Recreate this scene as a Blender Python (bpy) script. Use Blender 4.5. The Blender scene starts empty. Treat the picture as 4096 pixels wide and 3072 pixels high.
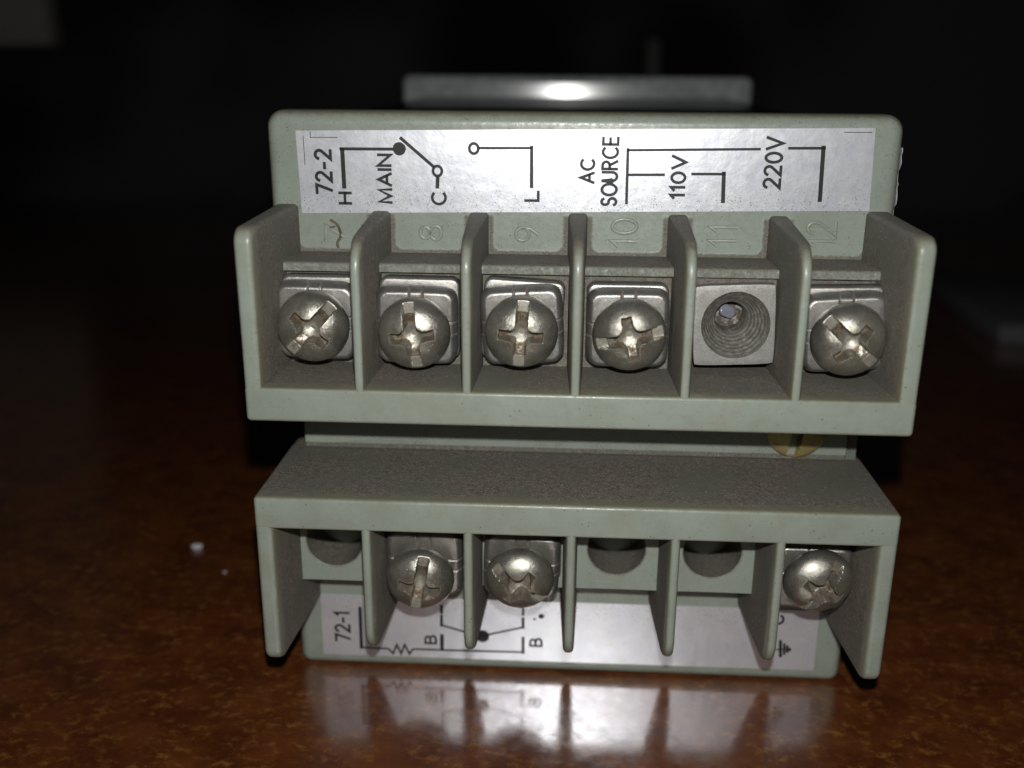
import bpy, bmesh, math, random
from mathutils import Matrix, Vector
random.seed(4)
S = 0.001            # everything below is written in millimetres, meshes are stored in metres
sc = bpy.context.scene
C = sc.collection
# the instrument leans back a little: it stands on the lower edge of its front bezel and the bottom of its housing
TILT = math.atan(2.2 / 115)
M = Matrix.Translation((0, 0, 0.03399)) @ Matrix.Rotation(TILT, 4, 'X')

# ------------------------------------------------------------------ camera
CX, CY, CZ, PITCH, YAW, ROLL, FPX = -1.07, -108.72, 38.32, math.radians(17.66), math.radians(-3.12), math.radians(0.34), 4026.7
cam = bpy.data.cameras.new('camera'); co = bpy.data.objects.new('camera', cam); C.objects.link(co)
cy, sy, cp, sp = math.cos(YAW), math.sin(YAW), math.cos(PITCH), math.sin(PITCH)
fwd = Vector((sy*cp, cy*cp, -sp)); rt = Vector((cy, -sy, 0)); up = rt.cross(fwd)
r2 = rt*math.cos(ROLL) + up*math.sin(ROLL); u2 = -rt*math.sin(ROLL) + up*math.cos(ROLL)
R = Matrix((r2, u2, -fwd)).transposed().to_4x4()
co.matrix_world = M @ (Matrix.Translation((CX*S, CY*S, CZ*S)) @ R)
cam.sensor_width = 36; cam.lens = FPX/4096*36
cam.clip_start = 0.005; cam.clip_end = 20
cam.dof.use_dof = True; cam.dof.focus_distance = 0.105; cam.dof.aperture_fstop = cam.lens/1.9
sc.camera = co
# ------------------------------------------------------------------ world: an almost dark room
w = bpy.data.worlds.new('World'); sc.world = w; w.use_nodes = True
w.node_tree.nodes['Background'].inputs[0].default_value = (0.9, 0.95, 1, 1)
w.node_tree.nodes['Background'].inputs[1].default_value = 0.003
# ------------------------------------------------------------------ the phone's flash, a little above the lens
ld = bpy.data.lights.new('flash', 'AREA'); lo = bpy.data.objects.new('flash', ld); C.objects.link(lo)
ld.shape = 'DISK'; ld.size = 0.0024; ld.energy = 0.102; ld.color = (1.0, 0.99, 0.95)
L0 = Vector((0.0, -109, 49.6)); Ld = Vector((0, 0, 2)) - L0
lo.matrix_world = M @ (Matrix.Translation(L0*S) @ Ld.to_track_quat('-Z', 'Y').to_matrix().to_4x4())
# ------------------------------------------------------------------ colour management
sc.view_settings.view_transform = 'Standard'; sc.view_settings.look = 'None'
sc.view_settings.exposure = 0; sc.view_settings.gamma = 1
sc.view_settings.use_curve_mapping = False

# ================================================================== materials
class NT:
    def __init__(s, name):
        s.m = bpy.data.materials.new(name); s.m.use_nodes = True
        s.t = s.m.node_tree; s.n = s.t.nodes; s.b = s.n['Principled BSDF']
        s.tc = s.n.new('ShaderNodeTexCoord')
    def link(s, a, b): s.t.links.new(a, b)
    def put(s, inp, v):
        if hasattr(v, 'is_linked') or hasattr(v, 'links'): s.link(v, inp)
        elif isinstance(v, tuple) and len(v) == 3 and inp.type == 'RGBA': inp.default_value = (*v, 1)
        else: inp.default_value = v
    def coord(s, sx=1, sy_=1, sz=1):      # object coordinates in millimetres
        mp = s.n.new('ShaderNodeMapping'); s.link(s.tc.outputs['Object'], mp.inputs[0])
        mp.inputs['Scale'].default_value = (1000*sx, 1000*sy_, 1000*sz); return mp.outputs[0]
    def noise(s, scale, detail=4, rough=.6, vec=None, dist=0):
        n = s.n.new('ShaderNodeTexNoise'); s.link(vec or s.coord(), n.inputs['Vector'])
        n.inputs['Scale'].default_value = scale; n.inputs['Detail'].default_value = detail
        n.inputs['Roughness'].default_value = rough; n.inputs['Distortion'].default_value = dist
        return n.outputs[0]
    def vor(s, scale, vec=None, rnd=1):
        n = s.n.new('ShaderNodeTexVoronoi'); s.link(vec or s.coord(), n.inputs['Vector'])
        n.inputs['Scale'].default_value = scale; n.inputs['Randomness'].default_value = rnd; return n
    def math(s, op, a, b=0.0, clamp=False):
        n = s.n.new('ShaderNodeMath'); n.operation = op; n.use_clamp = clamp
        s.put(n.inputs[0], a); s.put(n.inputs[1], b); return n.outputs[0]
    def ramp(s, v, lo, hi, a=0.0, b=1.0):
        n = s.n.new('ShaderNodeMapRange'); n.interpolation_type = 'SMOOTHSTEP'
        s.put(n.inputs[0], v); n.inputs[1].default_value = lo; n.inputs[2].default_value = hi
        n.inputs[3].default_value = a; n.inputs[4].default_value = b; return n.outputs[0]
    def mix(s, f, a, b):
        n = s.n.new('ShaderNodeMix'); n.data_type = 'RGBA'
        s.put(n.inputs[0], f); s.put(n.inputs[6], a); s.put(n.inputs[7], b); return n.outputs[2]
    def xyz(s, v):
        n = s.n.new('ShaderNodeSeparateXYZ'); s.link(v, n.inputs[0]); return n.outputs
    def bump(s, h, dist, strength=1.0):
        n = s.n.new('ShaderNodeBump'); n.inputs['Distance'].default_value = dist
        n.inputs['Strength'].default_value = strength; s.put(n.inputs['Height'], h)
        s.link(n.outputs[0], s.b.inputs['Normal']); return n
    def set(s, **k):
        for a, v in k.items(): s.put(s.b.inputs[a.replace('_', ' ')], v)

def mat_plastic(name, dusty=True):
    t = NT(name)
    nrm = t.xyz(t.tc.outputs['Normal'])
    pos = t.xyz(t.coord())
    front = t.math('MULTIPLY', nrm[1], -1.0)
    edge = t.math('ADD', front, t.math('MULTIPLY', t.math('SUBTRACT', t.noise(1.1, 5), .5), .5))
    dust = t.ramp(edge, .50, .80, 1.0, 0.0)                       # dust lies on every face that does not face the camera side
    wob = t.math('MULTIPLY', t.math('SUBTRACT', t.noise(.9, 4), .5), 1.6)
    gap = t.ramp(t.math('ADD', pos[1], wob), -14.6, -12.6, .12, 1.0)   # rubbed clean along the outermost front edges
    dust = t.math('MULTIPLY', dust, gap)
    back = t.ramp(pos[1], -.4, .6, 1.0, .35)
    dust = t.math('MULTIPLY', dust, back)
    az = t.math('ABSOLUTE', pos[2])
    # dust packed into the pockets of the contact seats
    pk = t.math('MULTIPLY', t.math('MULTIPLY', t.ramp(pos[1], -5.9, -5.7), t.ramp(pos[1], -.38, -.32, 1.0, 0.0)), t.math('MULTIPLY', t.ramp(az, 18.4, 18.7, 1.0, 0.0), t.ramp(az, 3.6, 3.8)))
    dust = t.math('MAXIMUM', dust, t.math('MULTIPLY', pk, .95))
    stp = t.math('MULTIPLY', t.math('MULTIPLY', t.ramp(pos[1], -6.6, -6.4), t.ramp(pos[1], -6.2, -6.0, 1.0, 0.0)), t.math('MULTIPLY', t.ramp(pos[2], 17.2, 17.4), t.ramp(t.noise(1.6, 5, .8), .38, .62, .22, .9)))
    dust = t.math('MAXIMUM', dust, stp)
    # and into the corners where each divider and ledge meets the back face: what stays clean is a round-cornered tab per cell
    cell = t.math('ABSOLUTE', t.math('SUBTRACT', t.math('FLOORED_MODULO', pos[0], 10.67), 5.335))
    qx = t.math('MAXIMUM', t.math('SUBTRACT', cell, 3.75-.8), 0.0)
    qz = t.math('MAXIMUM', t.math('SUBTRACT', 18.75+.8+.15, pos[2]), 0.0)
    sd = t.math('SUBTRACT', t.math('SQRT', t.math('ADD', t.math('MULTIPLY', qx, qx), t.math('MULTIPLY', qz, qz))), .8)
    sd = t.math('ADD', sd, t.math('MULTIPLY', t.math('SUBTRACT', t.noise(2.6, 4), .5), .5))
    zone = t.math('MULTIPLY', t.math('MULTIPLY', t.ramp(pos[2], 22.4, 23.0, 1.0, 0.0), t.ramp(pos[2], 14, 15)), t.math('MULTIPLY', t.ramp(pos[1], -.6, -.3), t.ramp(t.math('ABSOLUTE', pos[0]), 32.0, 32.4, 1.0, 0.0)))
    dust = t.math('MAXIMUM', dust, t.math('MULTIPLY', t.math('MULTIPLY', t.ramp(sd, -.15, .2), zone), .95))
    green = t.mix(t.ramp(t.noise(.22, 4), .35, .7), (.300, .342, .298), (.270, .302, .255))
    green = t.mix(t.math('MULTIPLY', t.ramp(t.noise(.6, 6, .7), .52, .75), .5), green, (.27, .26, .18))
    sp = t.vor(1.6); spm = t.ramp(sp.outputs['Distance'], .08, .17, 1.0, 0.0)
    spm = t.math('MULTIPLY', spm, t.ramp(t.noise(.5, 3), .48, .62))
    green = t.mix(t.math('MULTIPLY', spm, .7), green, (.06, .05, .035))
    sp2 = t.vor(4.0); spm2 = t.math('MULTIPLY', t.ramp(sp2.outputs['Distance'], .14, .30, 1.0, 0.0), t.math('MULTIPLY', t.ramp(t.noise(.9, 4), .47, .60), t.ramp(pos[1], -3, -.5, .35, 1.0)))
    green = t.mix(t.math('MULTIPLY', spm2, .8), green, (.09, .08, .06))
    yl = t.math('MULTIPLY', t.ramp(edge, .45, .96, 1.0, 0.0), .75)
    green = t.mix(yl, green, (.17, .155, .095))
    dn = t.math('ADD', t.math('MULTIPLY', t.noise(5.5, 3, .8), .6), t.math('MULTIPLY', t.noise(1.6, 5, .8), .4))
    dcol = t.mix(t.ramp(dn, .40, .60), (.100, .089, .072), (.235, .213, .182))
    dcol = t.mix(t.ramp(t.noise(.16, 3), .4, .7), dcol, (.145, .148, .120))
    s3 = t.vor(2.6); glint = t.math('MULTIPLY', t.ramp(s3.outputs['Distance'], .10, .18, 1.0, 0.0), t.ramp(t.noise(1.7, 2), .52, .6))
    dcol = t.mix(glint, dcol, (.55, .52, .48))
    scr = t.math('MULTIPLY', t.ramp(t.noise(1, 3, .6, t.coord(.10, 1, 7)), .60, .68), t.ramp(t.noise(.18, 3), .45, .6))
    green = t.mix(t.math('MULTIPLY', scr, .30), green, (.42, .45, .40))
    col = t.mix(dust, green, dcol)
    rgh = t.mix(dust, t.mix(t.ramp(t.noise(1.8, 5), .3, .7), (.24, .24, .24), (.42, .42, .42)), (.75, .75, .75))
    h = t.math('ADD', t.math('MULTIPLY', t.noise(5, 4, .75), t.math('ADD', t.math('MULTIPLY', dust, .9), .10)), t.math('MULTIPLY', t.noise(.35, 2), .8))
    h = t.math('ADD', h, t.math('MULTIPLY', t.noise(1, 2, .5, t.coord(.4, 3, 14)), .06))
    t.bump(h, .00009)
    t.set(Base_Color=col, Roughness=rgh, Specular_IOR_Level=.5)
    t.b.inputs['Subsurface Weight'].default_value = 0.0
    return t.m

def mat_metal(name, base, base2, rough=.40, metallic=.8, rust=True, tone=(.22, .13, .05)):
    t = NT(name)
    at = t.n.new('ShaderNodeAttribute'); at.attribute_name = 'dirt'
    inf = t.n.new('ShaderNodeObjectInfo')
    off = t.n.new('ShaderNodeVectorMath'); off.operation = 'ADD'
    cmb = t.n.new('ShaderNodeCombineXYZ')
    for i in range(3): t.link(t.math('MULTIPLY', inf.outputs['Random'], 40.0 + 13*i), cmb.inputs[i])
    t.link(t.coord(), off.inputs[0]); t.link(cmb.outputs[0], off.inputs[1]); v = off.outputs[0]
    col = t.mix(t.ramp(t.noise(.55, 6, .65, v), .35, .66), base, base2)
    d = t.vor(5.5, v); spm = t.math('MULTIPLY', t.ramp(d.outputs['Distance'], .10, .2, 1.0, 0.0), t.ramp(t.noise(1.2, 3, .6, v), .42, .6))
    col = t.mix(t.math('MULTIPLY', spm, .75), col, (.07, .05, .035))
    dirt = t.math('MULTIPLY', at.outputs['Fac'], t.ramp(t.noise(1.7, 5, .7, v), .33, .56))
    if rust:
        rc = t.mix(t.ramp(t.noise(3.2, 4, .6, v), .4, .65), (.06, .042, .022), tone)
        col = t.mix(dirt, col, rc)
        rs = t.ramp(t.noise(.8, 6, .75, v), .62, .72); col = t.mix(t.math('MULTIPLY', rs, .6), col, (.20, .11, .05))
    grime = t.math('MULTIPLY', t.ramp(t.noise(11, 3, .7, v), .42, .62), .35)
    col = t.mix(grime, col, (.16, .14, .11))
    met = t.math('SUBTRACT', metallic, t.math('ADD', t.math('MULTIPLY', dirt, metallic*.9), t.math('MULTIPLY', spm, .3)), True)
    r = t.math('ADD', t.math('ADD', rough, t.math('MULTIPLY', t.noise(2.5, 5, .7, v), .22)), t.math('MULTIPLY', dirt, .25))
    r = t.math('SUBTRACT', r, .08)
    t.bump(t.math('ADD', t.noise(16, 3, .7, v), t.math('MULTIPLY', t.noise(1.6, 4, .6, v), .9)), .000022)
    t.set(Base_Color=col, Roughness=r, Metallic=met)
    return t.m

def mat_label():
    t = NT('label_paper')
    p = t.xyz(t.coord())
    z = t.math('ABSOLUTE', p[2])
    low = t.ramp(z, 22.8, 28.5, 1.0, .12)
    sp = t.vor(3.4); m1 = t.math('MULTIPLY', t.ramp(sp.outputs['Distance'], .15, .30, 1.0, 0.0), t.ramp(t.noise(1.3, 4, .7), .42, .56))
    sp2 = t.vor(6.0); m2 = t.math('MULTIPLY', t.ramp(sp2.outputs['Distance'], .15, .3, 1.0, 0.0), t.ramp(t.noise(.7, 4, .7), .40, .56))
    m = t.math('MULTIPLY', t.math('MAXIMUM', m1, m2), low)
    col = t.mix(t.ramp(t.noise(.35, 5), .35, .7), (.82, .84, .93), (.90, .92, .97))
    col = t.mix(t.math('MULTIPLY', t.ramp(t.noise(.9, 5, .7), .55, .75), .25), col, (.45, .42, .36))
    col = t.mix(t.math('MULTIPLY', m, .8), col, (.09, .075, .055))
    t.bump(t.math('ADD', t.math('MULTIPLY', t.noise(.7, 3, .5), 1.0), t.math('MULTIPLY', t.noise(3.2, 3, .6), .22)), .000022)
    t.set(Base_Color=col, Roughness=t.math('ADD', .27, t.math('MULTIPLY', t.noise(.8, 4), .12)), Specular_IOR_Level=.9, Metallic=.58)
    return t.m

def mat_simple(name, col, rough=.5, metallic=0, spec=.5, var=.25):
    t = NT(name)
    c2 = tuple(x*(1-var) for x in col)
    t.set(Base_Color=t.mix(t.ramp(t.noise(.5, 4), .35, .65), col, c2), Roughness=rough, Metallic=metallic, Specular_IOR_Level=spec)
    return t.m

def mat_table():
    t = NT('polished_table')
    v = t.coord(.8, 1.0, 1.0)
    fine = t.noise(.8, 6, .72, v, .15)
    big = t.noise(.16, 5, .6, v)
    col = t.mix(t.ramp(big, .35, .68), (.100, .025, .007), (.180, .050, .013))
    flk = t.math('MULTIPLY', t.ramp(fine, .46, .70), t.ramp(t.noise(.30, 4, .6, v), .35, .6))
    col = t.mix(flk, col, (.33, .14, .035))
    dk = t.ramp(t.noise(.6, 5, .7, t.coord(1.1, .8, 1)), .56, .72)
    col = t.mix(t.math('MULTIPLY', dk, .7), col, (.075, .022, .009))
    t.bump(t.math('ADD', t.noise(.35, 3), t.math('MULTIPLY', t.noise(2.0, 4, .7), .25)), .00004)
    sm = t.ramp(t.noise(.5, 5, .7), .35, .7, .11, .24)
    t.set(Base_Color=col, Roughness=.35, Specular_IOR_Level=.5)
    t.b.inputs['Coat Weight'].default_value = 1.0; t.b.inputs['Coat IOR'].default_value = 2.1
    t.link(sm, t.b.inputs['Coat Roughness'])
    return t.m

PL = mat_plastic('green_plastic')
HEAD = mat_metal('screw_nickel', (.56, .55, .49), (.39, .38, .33), .27, .84)
WASH = mat_metal('washer_nickel', (.56, .55, .53), (.42, .41, .39), .33, .85, tone=(.20, .10, .05))
NUT = mat_metal('nut_zinc', (.50, .50, .48), (.42, .42, .40), .38, .62, tone=(.09, .08, .065))
YEL = mat_metal('yellow_zinc', (.50, .48, .13), (.52, .36, .20), .35, .55, tone=(.02, .02, .01))
LAB = mat_label()
INK = mat_simple('black_ink', (.012, .013, .014), .5, var=.4)
BEZ = mat_simple('grey_bezel_plastic', (.42, .45, .46), .12, spec=.9)
SLEEVE = mat_simple('black_gloss_plastic', (.012, .012, .013), .2, spec=.6)
BEZ.node_tree.nodes['Principled BSDF'].inputs['Coat Weight'].default_value = 1
BEZ.node_tree.nodes['Principled BSDF'].inputs['Coat IOR'].default_value = 1.6
BEZ.node_tree.nodes['Principled BSDF'].inputs['Coat Roughness'].default_value = .15
BLUE = mat_simple('pale_blue_plastic', (.26, .27, .33), .22, spec=.8)
GUNK = mat_simple('dried_grime', (.16, .135, .095), .9, var=.5)
TAB = mat_table()

# ================================================================== helpers
def mk(name, bm, m, parent=None, smooth=38):
    for v in bm.verts: v.co *= S
    bmesh.ops.recalc_face_normals(bm, faces=bm.faces)
    ng = [f for f in bm.faces if len(f.verts) > 4]
    if ng: bmesh.ops.triangulate(bm, faces=ng, ngon_method='EAR_CLIP')
    me = bpy.data.meshes.new(name); bm.to_mesh(me); bm.free()
    me.materials.append(m)
    me.shade_smooth()
    me.set_sharp_from_angle(angle=math.radians(smooth))
    o = bpy.data.objects.new(name, me); C.objects.link(o)
    if parent: o.parent = parent
    return o
def tag(o, label=None, cat=None, group=None, kind=None):
    for k, v in (('label', label), ('category', cat), ('group', group), ('kind', kind)):
        if v: o[k] = v
    return o
def rot(o, x=0, y=0, z=0): o.rotation_euler = tuple(math.radians(a) for a in (x, y, z))
def at(o, x, y, z): o.location = (x*S, y*S, z*S)

def rounded(pts, rad, seg=6):
    """round the corners of a closed 2D polygon; rad = one radius or one per corner"""
    out = []; n = len(pts)
    for i in range(n):
        r = rad[i] if isinstance(rad, (list, tuple)) else rad
        a, b, c = Vector(pts[i-1]), Vector(pts[i]), Vector(pts[(i+1) % n])
        if r <= 0: out.append(tuple(b)); continue
        u = (a-b).normalized(); v = (c-b).normalized(); ang = u.angle(v)
        d = r/math.tan(ang/2); ctr = b + (u+v).normalized()*(r/math.sin(ang/2))
        p0 = b+u*d; p1 = b+v*d; a0 = math.atan2(*(p0-ctr).yx); a1 = math.atan2(*(p1-ctr).yx)
        da = (a1-a0+math.pi) % (2*math.pi) - math.pi
        for k in range(seg+1):
            t = a0+da*k/seg; out.append((ctr.x+r*math.cos(t), ctr.y+r*math.sin(t)))
    return out
def inset(pts, d):
    n = len(pts); A = sum(pts[i][0]*pts[(i+1) % n][1]-pts[(i+1) % n][0]*pts[i][1] for i in range(n)); s = 1 if A > 0 else -1
    out = []
    for i in range(n):
        a, b, c = Vector(pts[i-1]), Vector(pts[i]), Vector(pts[(i+1) % n])
        e1 = (b-a).normalized(); e2 = (c-b).normalized()
        n1 = Vector((-e1.y, e1.x))*s; n2 = Vector((-e2.y, e2.x))*s
        m = (n1+n2); m = m/max(.3, m.length_squared/2) if m.length > 1e-6 else n1
        out.append((b.x+m.x*d, b.y+m.y*d))
    return out
def pillow(pts, lo, hi, r, f, seg=5, rb=None, bm=None):
    """extrude the outline from lo to hi with rounded rims of radius r (rb at the hi end); f(u, v, w) -> xyz; lo/hi may be functions of (u, v)"""
    bm = bm or bmesh.new(); rb = r if rb is None else rb
    L = lo if callable(lo) else (lambda u, v: lo); H = hi if callable(hi) else (lambda u, v: hi)
    rings = []
    for k in range(seg+1):
        a = math.pi/2*k/seg; P = inset(pts, r*(1-math.sin(a)))
        rings.append([bm.verts.new(f(u, v, L(u, v)+r*(1-math.cos(a)))) for u, v in P])
    for k in range(seg+1):
        a = math.pi/2*(1-k/seg); P = inset(pts, rb*(1-math.sin(a)))
        rings.append([bm.verts.new(f(u, v, H(u, v)-rb*(1-math.cos(a)))) for u, v in P])
    n = len(pts)
    for A, B in zip(rings, rings[1:]):
        for i in range(n):
            try: bm.faces.new((A[i], A[(i+1) % n], B[(i+1) % n], B[i]))
            except ValueError: pass
    bm.faces.new(rings[0]); bm.faces.new(rings[-1])
    bmesh.ops.remove_doubles(bm, verts=bm.verts, dist=1e-4)
    return bm
YZX = lambda u, v, w: (w, u, v)      # outline in (y, z), extruded along x
XZY = lambda u, v, w: (u, w, v)      # outline in (x, z), extruded along y
XYZ = lambda u, v, w: (u, v, w)
def box(x0, x1, y0, y1, z0, z1, r=.3, seg=3):
    return pillow(rounded([(x0, z0), (x1, z0), (x1, z1), (x0, z1)], r, seg), y0, y1, r, XZY, seg)

# ---- stroke lettering --------------------------------------------------------------
def arc(cx, cy, rx, ry, a0, a1, n=10):
    return [(cx+rx*math.cos(math.radians(a0+(a1-a0)*i/n)), cy+ry*math.sin(math.radians(a0+(a1-a0)*i/n))) for i in range(n+1)]
G = {
 'H': (.62, [[(0, 0), (0, 1)], [(.62, 0), (.62, 1)], [(0, .52), (.62, .52)]]),
 'M': (.80, [[(0, 0), (.04, 1), (.4, .05), (.76, 1), (.80, 0)]]),
 'A': (.72, [[(0, 0), (.36, 1), (.72, 0)], [(.14, .33), (.58, .33)]]),
 'I': (.0, [[(0, 0), (0, 1)]]),
 'N': (.64, [[(0, 0), (0, 1), (.64, 0), (.64, 1)]]),
 'C': (.72, [arc(.42, .5, .42, .5, 48, 312, 20)]),
 'L': (.46, [[(0, 1), (0, 0), (.46, 0)]]),
 'S': (.52, [arc(.27, .75, .23, .25, 25, 250, 10) + arc(.26, .26, .26, .26, 80, -155, 12)]),
 'O': (.80, [arc(.40, .5, .40, .5, 0, 360, 24)]),
 'U': (.62, [[(0, 1), (0, .31)] + arc(.31, .31, .31, .31, 180, 360, 10) + [(.62, 1)]]),
 'R': (.56, [[(0, 0), (0, 1), (.25, 1)] + arc(.27, .76, .25, .24, 90, -90, 8) + [(0, .52)], [(.27, .52), (.56, 0)]]),
 'E': (.50, [[(.5, 0), (0, 0), (0, 1), (.5, 1)], [(0, .52), (.46, .52)]]),
 'V': (.70, [[(0, 1), (.35, 0), (.70, 1)]]),
 'B': (.56, [[(0, 0), (0, 1), (.27, 1)] + arc(.28, .77, .22, .23, 90, -90, 8) + [(0, .54)], [(.28, .54)] + arc(.29, .27, .27, .27, 90, -90, 8) + [(0, 0)]]),
 '-': (.34, [[(0, .42), (.34, .42)]]),
 '0': (.56, [arc(.28, .5, .28, .5, 0, 360, 22)]),
 '1': (.20, [[(0, .78), (.18, 1), (.18, 0)]]),
 '2': (.54, [arc(.27, .73, .26, .27, 165, -35, 12) + [(0, 0), (.54, 0)]]),
 '7': (.54, [[(0, 1), (.54, 1), (.18, 0)]]),
 '8': (.54, [arc(.27, .75, .22, .24, 0, 360, 18), arc(.27, .26, .27, .26, 0, 360, 18)]),
 '9': (.54, [arc(.27, .70, .27, .30, 0, 360, 18), [(.54, .70), (.50, .35), (.30, .02)]]),
}
def ribbon(bm, pts, wd, f, prof=None, close=False):
    """flat (or half-round, when prof is given as a height) band along a polyline in the (x, z) plane"""
    P = [Vector(p) for p in pts]; n = len(P)
    if (P[0]-P[-1]).length < 1e-4: close = True; P = P[:-1]; n -= 1
    cs = [(-1, 0), (1, 0)] if prof is None else [(-1, 0), (-.8, .65), (-.35, 1), (.35, 1), (.8, .65), (1, 0)]
    rows = []
    for i in range(n):
        a = P[i-1] if (i or close) else None; c = P[(i+1) % n] if (i < n-1 or close) else None
        e1 = (P[i]-a).normalized() if a is not None else (c-P[i]).normalized()
        e2 = (c-P[i]).normalized() if c is not None else e1
        m = Vector((-e1.y-e2.y, e1.x+e2.x)); m = m/max(.25, m.length_squared/2)
        ext = Vector((0, 0))
        if a is None: ext = -e1*wd*.3
        if c is None: ext = e1*wd*.3
        rows.append([bm.verts.new(f(P[i].x+ext.x+m.x*wd/2*s, P[i].y+ext.y+m.y*wd/2*s, h*(prof or 0))) for s, h in cs])
    for i in range(n if close else n-1):
        A, B = rows[i], rows[(i+1) % n]
        for k in range(len(cs)-1): bm.faces.new((A[k], A[k+1], B[k+1], B[k]))
    if prof and not close:
        bm.faces.new(rows[0]); bm.faces.new(rows[-1])
def jit(p, a): return (p[0]+random.uniform(-a, a), p[1]+random.uniform(-a, a))
def word(name, txt, xb, zs, xc, ze, parent, y, wd=None, mat=None, prof=None, gap=.24):
    """lettering that reads upwards: baseline at x = xb, caps reach x = xc, from z = zs to z = ze"""
    H = xb-xc; adv = []; x = 0
    for ch in txt: adv.append(x); x += G[ch][0]+gap
    tot = x-gap; k = (ze-zs)/tot; bm = bmesh.new(); wd = wd or H*.15
    for ch, a in zip(txt, adv):
        for st in G[ch][1]:
            ribbon(bm, [(xb-v*H, zs+(a+u)*k) for u, v in st], wd, lambda X, Z, h: (X, y-h, Z), prof)
    return mk(name, bm, mat or INK, parent)
def lines(name, parent, y, segs, mat=None):
    bm = bmesh.new()
    for s in segs:
        if s[0] == 'dot':
            _, x, z, r = s; ring = [bm.verts.new((x+r*math.cos(t*.26180)*random.uniform(.95, 1.05), y, z+r*math.sin(t*.2618))) for t in range(24)]
            bm.faces.new(ring)
        elif s[0] == 'ring':
            _, x, z, r, wd = s; ribbon(bm, arc(x, z, r*.95, r*1.05, 0, 360, 24), wd, lambda X, Z, h: (X, y, Z))
        else:
            ribbon(bm, s[1], s[0], lambda X, Z, h: (X, y, Z))
    return mk(name, bm, mat or INK, parent)

# ================================================================== the instrument
root = bpy.data.objects.new('panel_controller', None); C.objects.link(root); root.empty_display_size = .02
tag(root, 'pale green instrument standing on the brown table, two dusty screw terminal rows facing out', 'panel instrument')
root.location = (0, 0, -.034)
class Sub:   # parts are written in the camera-side coordinates, so undo the root's own offset
    pass
def part(o, par=None):
    o.parent = par or root
    if par is None: o.location = (o.location.x, o.location.y, o.location.z + .034)
    return o

# housing, its back face at y = 0, with a mounting groove along both sides
hp = [(-33.5, -34), (33.5, -34), (33.5, -4.7), (31.2, -4.7), (31.2, 3.8), (33.5, 3.8), (33.5, 33.5), (-33.5, 33.5), (-33.5, 3.8), (-31.2, 3.8), (-31.2, -4.7), (-33.5, -4.7)]
hr = [1.4, 1.4, 1.3, .3, .3, 1.3, 1.8, 1.8, 1.3, .3, .3, 1.3]
housing = part(mk('housing', pillow(rounded(hp, hr, 6), 0, 3.6, 1.3, XZY, 8, .2), PL))
hs = [(x*.95, z_*.949) for x, z_ in hp]
hs = [(-31.8, -32.3), (31.8, -32.3), (31.8, 31.8), (-31.8, 31.8)]
slv = part(mk('sleeve', pillow(rounded(hs, 1.5, 6), 3.4, 108, .1, XZY, 2, .1), SLEEVE)); slv['label'] = 'glossy black sleeve of the housing'
# front bezel
bez = part(mk('front_bezel', pillow(rounded([(-36, -36.05), (36, -36.05), (36, 36), (-36, 36)], 1.6, 6), lambda u, v: 105.6+v*.044, 116, 1.5, XZY, 8, .6), BEZ))
bez['label'] = 'light grey front bezel behind the housing'
# rib on the back face between the two terminal rows
rib = part(mk('centre_rib', box(-31.1, 31.0, -.6, .3, -4.45, 3.8, .25), PL))
# torn rim of a sticker on the right side wall
pts = [(2.0, 30.2), (2.0, 21.8)]; zz = [30.2-.42*i for i in range(21)]
edge = [(0.5+random.uniform(0, .9), z) for z in zz]
sd = part(mk('side_sticker', pillow([(40, 30.2)] + edge + [(40, 21.8)], 33.5, 33.6, .03, YZX, 1), LAB))

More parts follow.
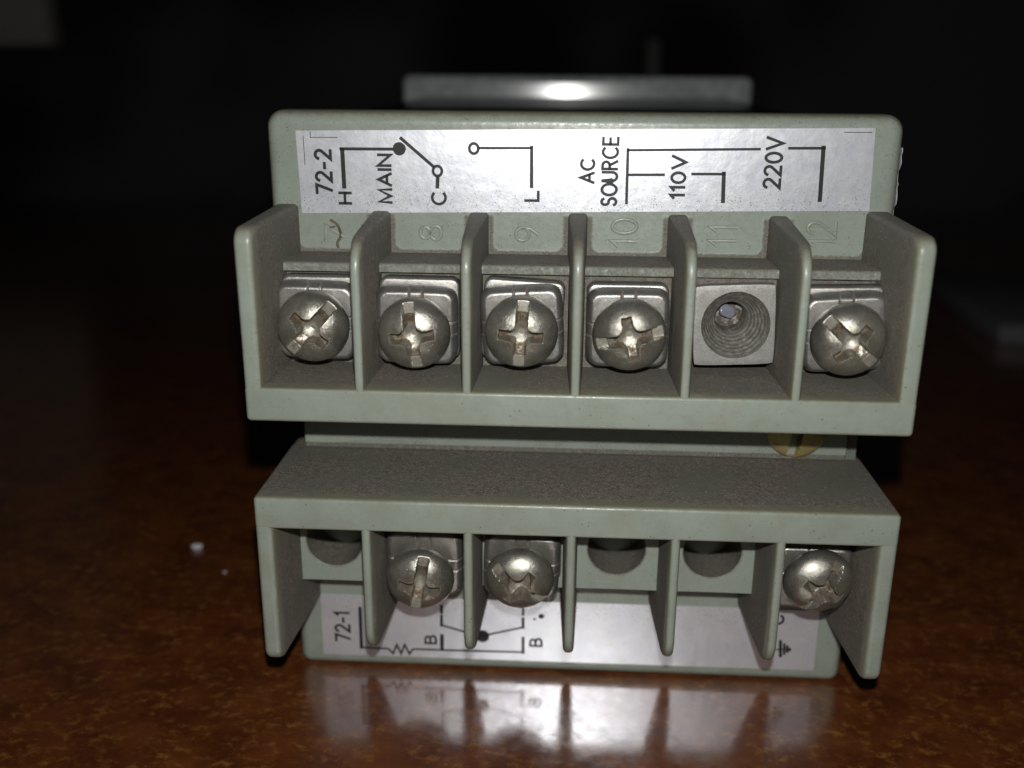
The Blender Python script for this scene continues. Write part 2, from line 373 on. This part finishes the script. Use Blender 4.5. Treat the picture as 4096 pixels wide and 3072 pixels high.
P = 10.67
def block(sgn, name):
    """one terminal row; sgn +1: open upwards, -1: open downwards"""
    za, zb = (3.82, 7.42) if sgn > 0 else (4.46, 8.05)
    def z(v): return v*sgn
    # rail: the closed long side
    prof = rounded([(-14.92, z(za)), (.4, z(za)), (.4, z(zb)), (-14.92, z(zb))], [.45, 0, 0, .35], 4)
    rail = part(mk('terminal_block', pillow(prof, -32.98, 32.98, .5, YZX, 4), PL))
    rail['label'] = name
    # dividers
    for k in range(-3, 4):
        outer = abs(k) == 3
        top = (23.3 if outer else 22.45) if sgn > 0 else (24.1 if outer else 23.05)
        r = 1.6 if outer else 3.4
        pr = [(.35, z(6.2)), (-14.90, z(6.2)), (-14.90, z(top-(0 if outer else .15))), (.35, z(top+(.35 if outer else .6)))]
        pr = rounded(pr, [0, 0, r, 0], 8)
        xc = k*P
        if outer:
            s = 1 if k > 0 else -1
            fo = lambda u: 33.0
            fi = lambda u: 31.1-(u+14.9)/15*.75
            lo = (lambda u, v: fi(u)) if s > 0 else (lambda u, v: -33.0)
            hi = (lambda u, v: 33.0) if s > 0 else (lambda u, v: -fi(u))
            rr = .6
        else:
            hw = lambda u: .50+(u+14.9)/15*.55
            lo = lambda u, v, xc=xc: xc-hw(u)
            hi = lambda u, v, xc=xc: xc+hw(u)
            rr = .46
        d = mk('divider', pillow(pr, lo, hi, rr, YZX, 5), PL, rail)
    # seats of the six contacts
    for i in range(6):
        cx = (i-2.5)*P; a, b = cx-4.75, cx+4.75
        if sgn > 0:
            pb = -.8 if i == 4 else -5.2
            pr = rounded([(.3, 6.8), (pb, 6.8)] + ([(pb, 16.3), (-5.5, 16.4)] if i == 4 else []) + [(pb if i != 4 else -5.5, 17.35), (-6.3, 17.55), (-6.3, 18.5), (.3, 18.5)], [0, 0] + ([0, 0] if i == 4 else []) + [.1, .1, .4, 0], 4)
            mk('contact_seat', pillow(pr, a, b, .02, YZX, 1), PL, rail)
        else:
            bm = bmesh.new(); N = 64; hx, hz, hr_ = cx-.13, -13.5, 3.22
            rect = (a, b, -18.62, -6.9)
            def edgept(t):
                dx, dzv = math.cos(t), math.sin(t)
                q = min([(rect[1]-hx)/dx if dx > 1e-9 else 1e9, (rect[0]-hx)/dx if dx < -1e-9 else 1e9, (rect[3]-hz)/dzv if dzv > 1e-9 else 1e9, (rect[2]-hz)/dzv if dzv < -1e-9 else 1e9])
                return hx+dx*q, hz+dzv*q
            ang = sorted([2*math.pi*j/N for j in range(N)] + [math.atan2(zc-hz, xc_-hx) % (2*math.pi) for xc_ in rect[:2] for zc in rect[2:]])
            rows = []
            for t in ang:
                ex, ez = edgept(t); c_, s_ = math.cos(t), math.sin(t)
                rows.append([bm.verts.new(q) for q in ((ex, .3, ez), (ex, -6.12, ez), (ex-.12*c_, -6.3, ez-.12*s_), (hx+(hr_+.15)*c_, -6.3, hz+(hr_+.15)*s_), (hx+hr_*c_, -6.15, hz+hr_*s_), (hx+hr_*c_, -.3, hz+hr_*s_))])
            for j in range(len(rows)):
                A, B = rows[j], rows[(j+1) % len(rows)]
                for q in range(5): bm.faces.new((A[q], A[q+1], B[q+1], B[q]))
            bm.faces.new([r_[5] for r_ in rows])
            mk('contact_seat', bm, PL, rail)
    return rail
up_b = block(1, 'upper terminal block, open at the top')
lo_b = block(-1, 'lower terminal block, open at the bottom')

# moulded terminal numbers between the upper dividers
for t, xb, zs, xc, ze in (('7', -25.56, 19.6, -27.5, 21.3), ('8', -14.78, 19.95, -17.13, 21.45), ('9', -4.31, 19.98, -6.66, 21.40), ('10', 6.33, 19.61, 3.70, 22.45), ('11', 16.87, 19.91, 14.17, 21.80), ('12', 27.35, 20.0, 24.45, 22.43)):
    o = word('moulded_number', t, xb, zs, xc, ze, up_b, .02, .42, PL, .12, .45 if t == '11' else .3)
# dried grime smeared over the 7
bm = bmesh.new()
for (pp, wd) in (([(-26.9, 21.9), (-26.3, 21.6), (-26.1, 21.2), (-25.85, 20.6), (-25.9, 20.0), (-26.3, 19.5), (-26.2, 19.0)], .30), ([(-26.5, 21.3), (-27.0, 21.1)], .2)):
    fine = []
    for a, b in zip(pp, pp[1:]):
        for q in range(4): fine.append(jit((a[0]+(b[0]-a[0])*q/4, a[1]+(b[1]-a[1])*q/4), .06))
    ribbon(bm, fine + [pp[-1]], wd, lambda X, Z, h: (X, -.0-h, Z), .12)
mk('dried_grime', bm, GUNK, up_b)

# ---- stickers with their printing ------------------------------------------------------
def sticker(c, y):
    bm = bmesh.new(); nx, nz = 60, 10
    V = [[None]*(nz+1) for _ in range(nx+1)]
    for i in range(nx+1):
        for j in range(nz+1):
            u, v = i/nx, j/nz
            x = (c[0][0]*(1-u)+c[1][0]*u)*(1-v)+(c[3][0]*(1-u)+c[2][0]*u)*v
            z_ = (c[0][1]*(1-u)+c[1][1]*u)*(1-v)+(c[3][1]*(1-u)+c[2][1]*u)*v
            V[i][j] = bm.verts.new((x, y, z_))
    for i in range(nx):
        for j in range(nz): bm.faces.new((V[i][j], V[i+1][j], V[i+1][j+1], V[i][j+1]))
    r = bmesh.ops.extrude_face_region(bm, geom=bm.faces[:])
    for g in r['geom']:
        if isinstance(g, bmesh.types.BMVert): g.co.y += .14
    return bm
YT = -.15
st1 = part(mk('label_sticker', sticker([(-29.98, 22.68), (30.62, 23.72), (30.32, 32.2), (-30.2, 31.4)], -.12), LAB))
st1['label'] = 'shiny white sticker with a switch and voltage wiring diagram'
for t, xb, zs, xc, ze in (('72-2', -26.56, 24.85, -28.2, 29.40), ('H', -24.52, 23.80, -25.8, 24.91), ('MAIN', -20.10, 23.95, -21.45, 28.97), ('C', -14.26, 23.85, -15.70, 25.03), ('L', -4.30, 24.35, -5.70, 25.31), ('AC', 1.55, 26.32, .20, 28.70), ('SOURCE', 4.0, 23.95, 2.45, 31.01), ('110V', 11.15, 24.80, 9.75, 29.19), ('220V', 21.05, 26.01, 19.40, 31.17)):
    word('lettering', t, xb, zs, xc, ze, st1, YT, .33 if t == '72-2' else .30)
lines('wiring_diagram', st1, YT, [(.46, [(-25.21, 25.51), (-25.25, 29.54)]), (.32, [(-25.45, 29.56), (-19.84, 29.58)]), ('dot', -19.13, 29.62, .70), (.34, [(-18.95, 30.74), (-15.5, 27.8)]), ('ring', -15.09, 27.35, .50, .30), (.40, [(-15.07, 26.8), (-15.12, 25.63)])])
lines('wiring_diagram', st1, YT, [('ring', -11.18, 29.73, .50, .30), (.26, [(-10.62, 29.79), (-5.08, 29.84)]), (.36, [(-5.06, 29.97), (-5.03, 25.78)])])
lines('wiring_diagram', st1, YT, [(.30, [(5.11, 24.18), (5.04, 29.85)]), (.26, [(5.04, 29.72), (18.73, 29.97)]), (.28, [(5.24, 27.18), (8.94, 27.23)])])
lines('wiring_diagram', st1, YT, [(.28, [(11.87, 27.34), (15.3, 27.37)]), (.42, [(15.17, 27.5), (15.28, 24.47)])])
lines('wiring_diagram', st1, YT, [(.28, [(21.7, 30.09), (25.4, 30.13)]), (.44, [(25.22, 30.26), (25.37, 24.73)])])
lines('print_mark', st1, YT, [(.07, [(-28.6, 31.3), (-28.64, 30.71), (-25.74, 30.74)]), (.07, [(-29.4, 30.87), (-29.35, 27.81)])])
lines('print_mark', st1, YT, [(.07, [(27.17, 31.75), (30.01, 31.77)])])
st2 = part(mk('label_sticker', sticker([(-30.45, -32.4), (30.15, -32.2), (30.1, -24.0), (-30.45, -24.0)], -.12), LAB))
st2['label'] = 'dusty white sticker behind the lower terminals with a resistor diagram'
word('lettering', '72-1', -27.02, -30.40, -28.75, -26.42, st2, YT, .30)
word('lettering', 'B', -16.25, -30.3, -17.55, -29.25, st2, YT, .27)
word('lettering', 'B', -3.15, -30.15, -4.55, -29.15, st2, YT, .27)
lines('wiring_diagram', st2, YT, [(.42, [(-25.58, -25.63), (-25.61, -31.3)]), (.24, [(-25.7, -31.25), (-22.22, -31.3), (-21.65, -31.96), (-21.15, -30.69), (-20.65, -31.91), (-20.16, -30.65), (-19.59, -31.92), (-19.14, -31.22), (-15.57, -31.21), (-5.42, -31.1)]), (.36, [(-5.42, -31.2), (-5.44, -29.04)]), (.46, [(-15.48, -29.11), (-15.51, -31.2)])])
lines('wiring_diagram', st2, YT, [(.36, [(-15.48, -26.35), (-15.52, -27.78)]), (.40, [(-15.48, -25.0), (-15.48, -26.0)]), (.24, [(-15.5, -27.7), (-12.88, -28.45), (-10.43, -28.98)]), ('dot', -10.45, -29.05, .85), (.24, [(-10.43, -28.98), (-5.45, -27.6)]), (.36, [(-5.45, -27.7), (-5.47, -26.35)]), (.3, [(-5.47, -25.0), (-5.47, -25.9)])])
lines('print_mark', st2, YT, [('dot', -3.24, -25.98, .33), ('dot', -4.05, -26.4, .16)])
lines('wiring_diagram', st2, YT, [(.16, [(24.2, -29.5), (27.16, -29.36)]), (.36, [(25.8, -28.23), (25.99, -30.4)]), (.3, [(26.29, -28.64), (26.41, -30.05)]), (.3, [(26.68, -28.9), (26.75, -29.75)]), (.25, [(27.0, -29.2), (27.04, -29.55)])])
lines('print_mark', st2, YT, [(.3, arc(25.3, -25.3, .6, .6, -80, 60, 8))])

# ---- metal parts -----------------------------------------------------------------------------
def sstep(a, b, x):
    t = max(0, min(1, (x-a)/(b-a))); return t*t*(3-2*t)
def head_mesh(R=3.70, Hh=2.15, nr=64, na=224, slot=.60, cross=True, mat=None, slotfloor=.82, name='terminal_screw', seed=0):
    bm = bmesh.new(); dl = bm.verts.layers.float.new('dirt')
    from mathutils import noise as mn_
    o3 = Vector((seed*7.3, seed*3.1, 0)); d2o = .85+.3*((seed*37) % 10)/10
    def h(u, v):
        wv = mn_.noise(Vector((u*1.6, v*1.6, 0))+o3); wf = mn_.noise(Vector((u*4, v*4, 3))+o3)
        r = math.hypot(u, v); q = min(1, r/R)
        b = Hh*(1-q**2.3)**.62 + (.014*wv+.008*wf)*(1-q**8)
        d1 = abs(v+.05*wv)-slot*(1+.05*wf); m1 = sstep(.05, -.05, d1)
        H1 = min(b, slotfloor-.03*r); z_ = b+(H1-b)*m1; di = m1*.35 if b > slotfloor else 0
        if cross:
            au, av = abs(u), abs(v); mx, mn = max(au, av), min(au, av)
            d2 = max(mx-2.2, min(mn-.56+.04*mx, (au*av-.60*d2o)/1.6))+.04*wv+.03*wf; m2 = sstep(.04, -.05, d2)
            fl = -.55+.46*max(r, .35); z_ = z_+(min(z_, fl)-z_)*m2; di = max(di, m2*sstep(.7, 1.35, r))
            di = max(di, .8*sstep(.25, .0, d2)*(1-m2))
        return z_, di
    rings = []; ctr = bm.verts.new((0, -h(0, 0)[0], 0))
    for i in range(1, nr+1):
        r = R*(i/nr)**.92; row = []
        for j in range(na):
            t = 2*math.pi*j/na; u, v = r*math.cos(t), r*math.sin(t); z_, di = h(u, v)
            q = bm.verts.new((u, -z_, v)); q[dl] = di; row.append(q)
        rings.append(row)
    for dy, rr in ((.25, R+.02), (.7, R-.05), (.9, R-.4), (.9, .9), (5, .9)):
        rings.append([bm.verts.new((rr*math.cos(2*math.pi*j/na), dy, rr*math.sin(2*math.pi*j/na))) for j in range(na)])
    for j in range(na): bm.faces.new((ctr, rings[0][j], rings[0][(j+1) % na]))
    for A, B in zip(rings, rings[1:]):
        for j in range(na): bm.faces.new((A[j], A[(j+1) % na], B[(j+1) % na], B[j]))
    return bm
def plate_mesh(hw, hh, n=110, th=1.3, roll=.8, groove=True, cone=0, crn=.10):
    bm = bmesh.new(); dl = bm.verts.layers.float.new('dirt')
    def hgt(x, z_, e):
        y = roll*max(0, (e-.84)/.16)**2; di = 0
        if groove:
            for c_ in (abs(x), abs(z_)):
                d = abs(c_-.66); y += .16*sstep(.16, .02, d)
                di = max(di, sstep(.16, .02, d))
                y += .05*sstep(.66, .5, c_)
            # slightly dished quadrants
            y -= .12*math.cos(min(1, e)*1.5)
        if cone:
            r = math.hypot(x-.15, z_-0)
            if r < cone:
                dd = (cone-r); y += .12+dd*1.85+.055*math.sin(r*2*math.pi/.27)*min(1, dd*3); di = max(di, .75)
                if r < 1.65: y = 6.2; di = 1
        return y, di
    V = []
    for i in range(n+1):
        row = []
        for j in range(n+1):
            a, b = 2*i/n-1, 2*j/n-1
            a, b = math.copysign(1-(1-abs(a))**1.12, a), math.copysign(1-(1-abs(b))**1.12, b)
            c_ = crn; k = (abs(a*b))**5
            x, z_ = hw*a*(1-c_*k), hh*b*(1-c_*k)
            y, di = hgt(x, z_, max(abs(a), abs(b), (abs(a)**7+abs(b)**7)**(1/7)*.97))
            v = bm.verts.new((x, y, z_)); v[dl] = di; row.append(v)
        V.append(row)
    for i in range(n):
        for j in range(n): bm.faces.new((V[i][j], V[i+1][j], V[i+1][j+1], V[i][j+1]))
    bd = [V[i][0] for i in range(n+1)]+[V[n][j] for j in range(1, n+1)]+[V[i][n] for i in range(n-1, -1, -1)]+[V[0][j] for j in range(n-1, 0, -1)]
    lowv = [bm.verts.new((v.co.x, th+(5 if cone else 0)*0+roll*.2, v.co.z)) for v in bd]
    for i in range(len(bd)):
        k = (i+1) % len(bd); bm.faces.new((bd[i], bd[k], lowv[k], lowv[i]))
    return bm

# contact plates of five upper and two lower cells (name, centre, tilt about y)
cp0 = mk('contact_plate', pillow(rounded([(-4.2, -4.3), (4.2, -4.3), (4.2, 4.3), (-4.2, 4.3)], .9, 5), -1.2, .6, .35, XZY, 4), WASH)
def clone(o, par=None):
    c = o.copy(); C.objects.link(c); c.parent = par; return c
first = True
for cx, cz, a in ((-26.6, 12.95, 0), (-16.3, 12.9, .5), (-5.55, 12.85, 3), (5.25, 12.65, 0), (27.2, 12.75, -1.5), (-16.2, -12.9, 0), (-5.2, -12.9, 0)):
    o = cp0 if first else clone(cp0); first = False
    o.parent = root; at(o, cx, -6.0, cz+34); rot(o, 0, a, 0)
# square washers and screws
wm = mk('square_washer', plate_mesh(4.22, 4.15), WASH)

SP = [  # head centre x, z, base y, slot angle, nod, sway, washer x, z, y, washer turn, nod
 (-26.85, 12.62, -10.2, 47, 0, 0, -26.9, 12.70, -8.9, 1.0, 2, 'screw of terminal seven with its slot slanting up to the right'),
 (-16.45, 12.15, -10.3, 97, 0, 0, -16.45, 12.35, -8.9, .8, 3, 'screw of terminal eight, slot nearly upright'),
 (-5.52, 12.50, -10.3, 86, 0, 0, -5.50, 12.60, -8.9, -3.6, 2, 'screw of terminal nine, slot upright and brown with rust'),
 (5.35, 12.40, -10.3, 13, 0, 0, 5.28, 12.50, -8.9, -.6, 2, 'screw of terminal ten, slot nearly level'),
 (27.05, 12.35, -10.3, -42, 0, 0, 27.10, 12.50, -8.9, -3.8, 2, 'screw of terminal twelve, slot slanting down to the right'),
 (-16.35, -15.60, -10.7, 80, 7, 2, -16.1, -14.6, -9.2, .5, 5, 'lower screw in the second cell, slot nearly upright'),
 (-5.42, -15.15, -10.7, -38, 8, 0, -5.35, -14.7, -9.2, 2.0, 5, 'lower screw in the third cell, slot slanting down to the right'),
 (26.55, -14.35, -10.7, 62, 9, 5, 26.2, -14.9, -9.2, 1.5, 6, 'lower screw in the last cell, leaning in its hole'),
]
for i, (x, z_, y, ang, nod, sway, wx, wz, wy, wt, wn, lab) in enumerate(SP):
    s = mk('terminal_screw', head_mesh(seed=i+1), HEAD, smooth=60); s.parent = root
    at(s, x, y, z_+34)
    Rm = Matrix.Rotation(math.radians(sway), 4, 'Z') @ Matrix.Rotation(math.radians(nod), 4, 'X') @ Matrix.Rotation(math.radians(-ang), 4, 'Y')
    s.rotation_euler = Rm.to_euler(); s['label'] = lab
    q = wm if i == 0 else clone(wm); q.parent = s
    Wm = Matrix.Translation((wx*S, wy*S, wz*S)) @ Matrix.Rotation(math.radians(wn), 4, 'X') @ Matrix.Rotation(math.radians(wt), 4, 'Y')
    Sm = Matrix.Translation((x*S, y*S, z_*S)) @ Rm
    q.matrix_parent_inverse = Matrix.Identity(4); q.matrix_basis = Sm.inverted() @ Wm
# bare nut plate of terminal eleven
nt = mk('nut_plate', plate_mesh(4.12, 4.2, 210, 1.2, .03, False, 3.5, .03), NUT, smooth=30); nt.parent = root
at(nt, 16.2, -7.4, 12.85+34); rot(nt, 0, -2.6, 0); nt['label'] = 'bare square nut plate with an empty threaded hole'
bl = mk('plastic_plug', pillow(rounded([(-.95, -.7), (.95, -.7), (.95, .7), (-.95, .7)], .6, 5), 0, .5, .2, XZY, 3), BLUE, nt)
bl.location = (.15*S, 5.2*S, .3*S); rot(bl, -15, 25, 20)
# yellow fixing screw between the two blocks
ys = mk('fixing_screw', head_mesh(3.35, .9, 40, 160, .55, False, YEL, -2.0), YEL, smooth=60); ys.parent = root
at(ys, 25.05, -1.2, -.55+34); ys.rotation_euler = (0, math.radians(-82), 0); ys['label'] = 'yellow zinc slotted screw half hidden between the blocks'

# ================================================================== table, crumbs and the dark room behind
bm = bmesh.new()
t0 = bmesh.ops.create_grid(bm, x_segments=2, y_segments=2, size=1)
for v in bm.verts: v.co.x *= 700; v.co.y = v.co.y*375+125
table = mk('table', bm, TAB); tag(table, None, None, None, 'structure')
TOP = [table]
def crumb(x, y, r, lab):
    bm = bmesh.new(); bmesh.ops.create_icosphere(bm, subdivisions=3, radius=r)
    for v in bm.verts:
        n = v.co.normalized(); k = 1+.25*math.sin(5*n.x+3*n.z+r*9)*math.cos(4*n.y+2*n.x)
        v.co = Vector((n.x*r*1.35*k, n.y*r*k, n.z*r*.7*k+r*.55))
    o = mk('crumb', bm, mat_simple('crumb_white', (.75, .74, .78), .6)); at(o, x, y, 0)
    tag(o, lab, 'crumb'); return o
CR1 = crumb(-58.2, 31.8, .62, 'white crumb on the dark table left of the instrument')
CR2 = crumb(-51.1, 24.2, .18, 'tiny grey fleck on the table, nearer than the white crumb')
wt = NT('dark_wall')
wt.set(Base_Color=wt.mix(wt.ramp(wt.noise(.006, 2, .4), .42, .6), (.02, .02, .02), (.13, .13, .135)), Roughness=.9)
wallm = wt.m
bm = bmesh.new()
pillow([(-1500, -700), (1500, -700), (1500, 900), (-1500, 900)], 560, 600, .5, XZY, 1, bm=bm)
wl = mk('wall', bm, wallm); wl['kind'] = 'structure'
bm = box(-600, -330, 541, 559.5, 92, 420, 2)
pn = mk('wall_panel', bm, mat_simple('pale_panel', (.78, .76, .68), .6)); tag(pn, 'pale grey panel on the dark wall in the top left corner', 'wall panel')
bm = box(0, 150, 0, 84, 0, 6, .8)
bx = mk('dark_folder', bm, mat_simple('dark_folder_cover', (.16, .16, .17), .7)); tag(bx, 'blurred dark grey folder lying on the table behind the right side', 'folder')
at(bx, 122, 176, 0); rot(bx, 0, 0, -4)
bm = box(42, 50, 505, 511, 0, 96, 1)
ps = mk('thin_post', bm, mat_simple('grey_post', (.20, .20, .20), .5)); tag(ps, 'thin grey upright rod behind the instrument', 'rod')

root.matrix_world = M @ root.matrix_basis
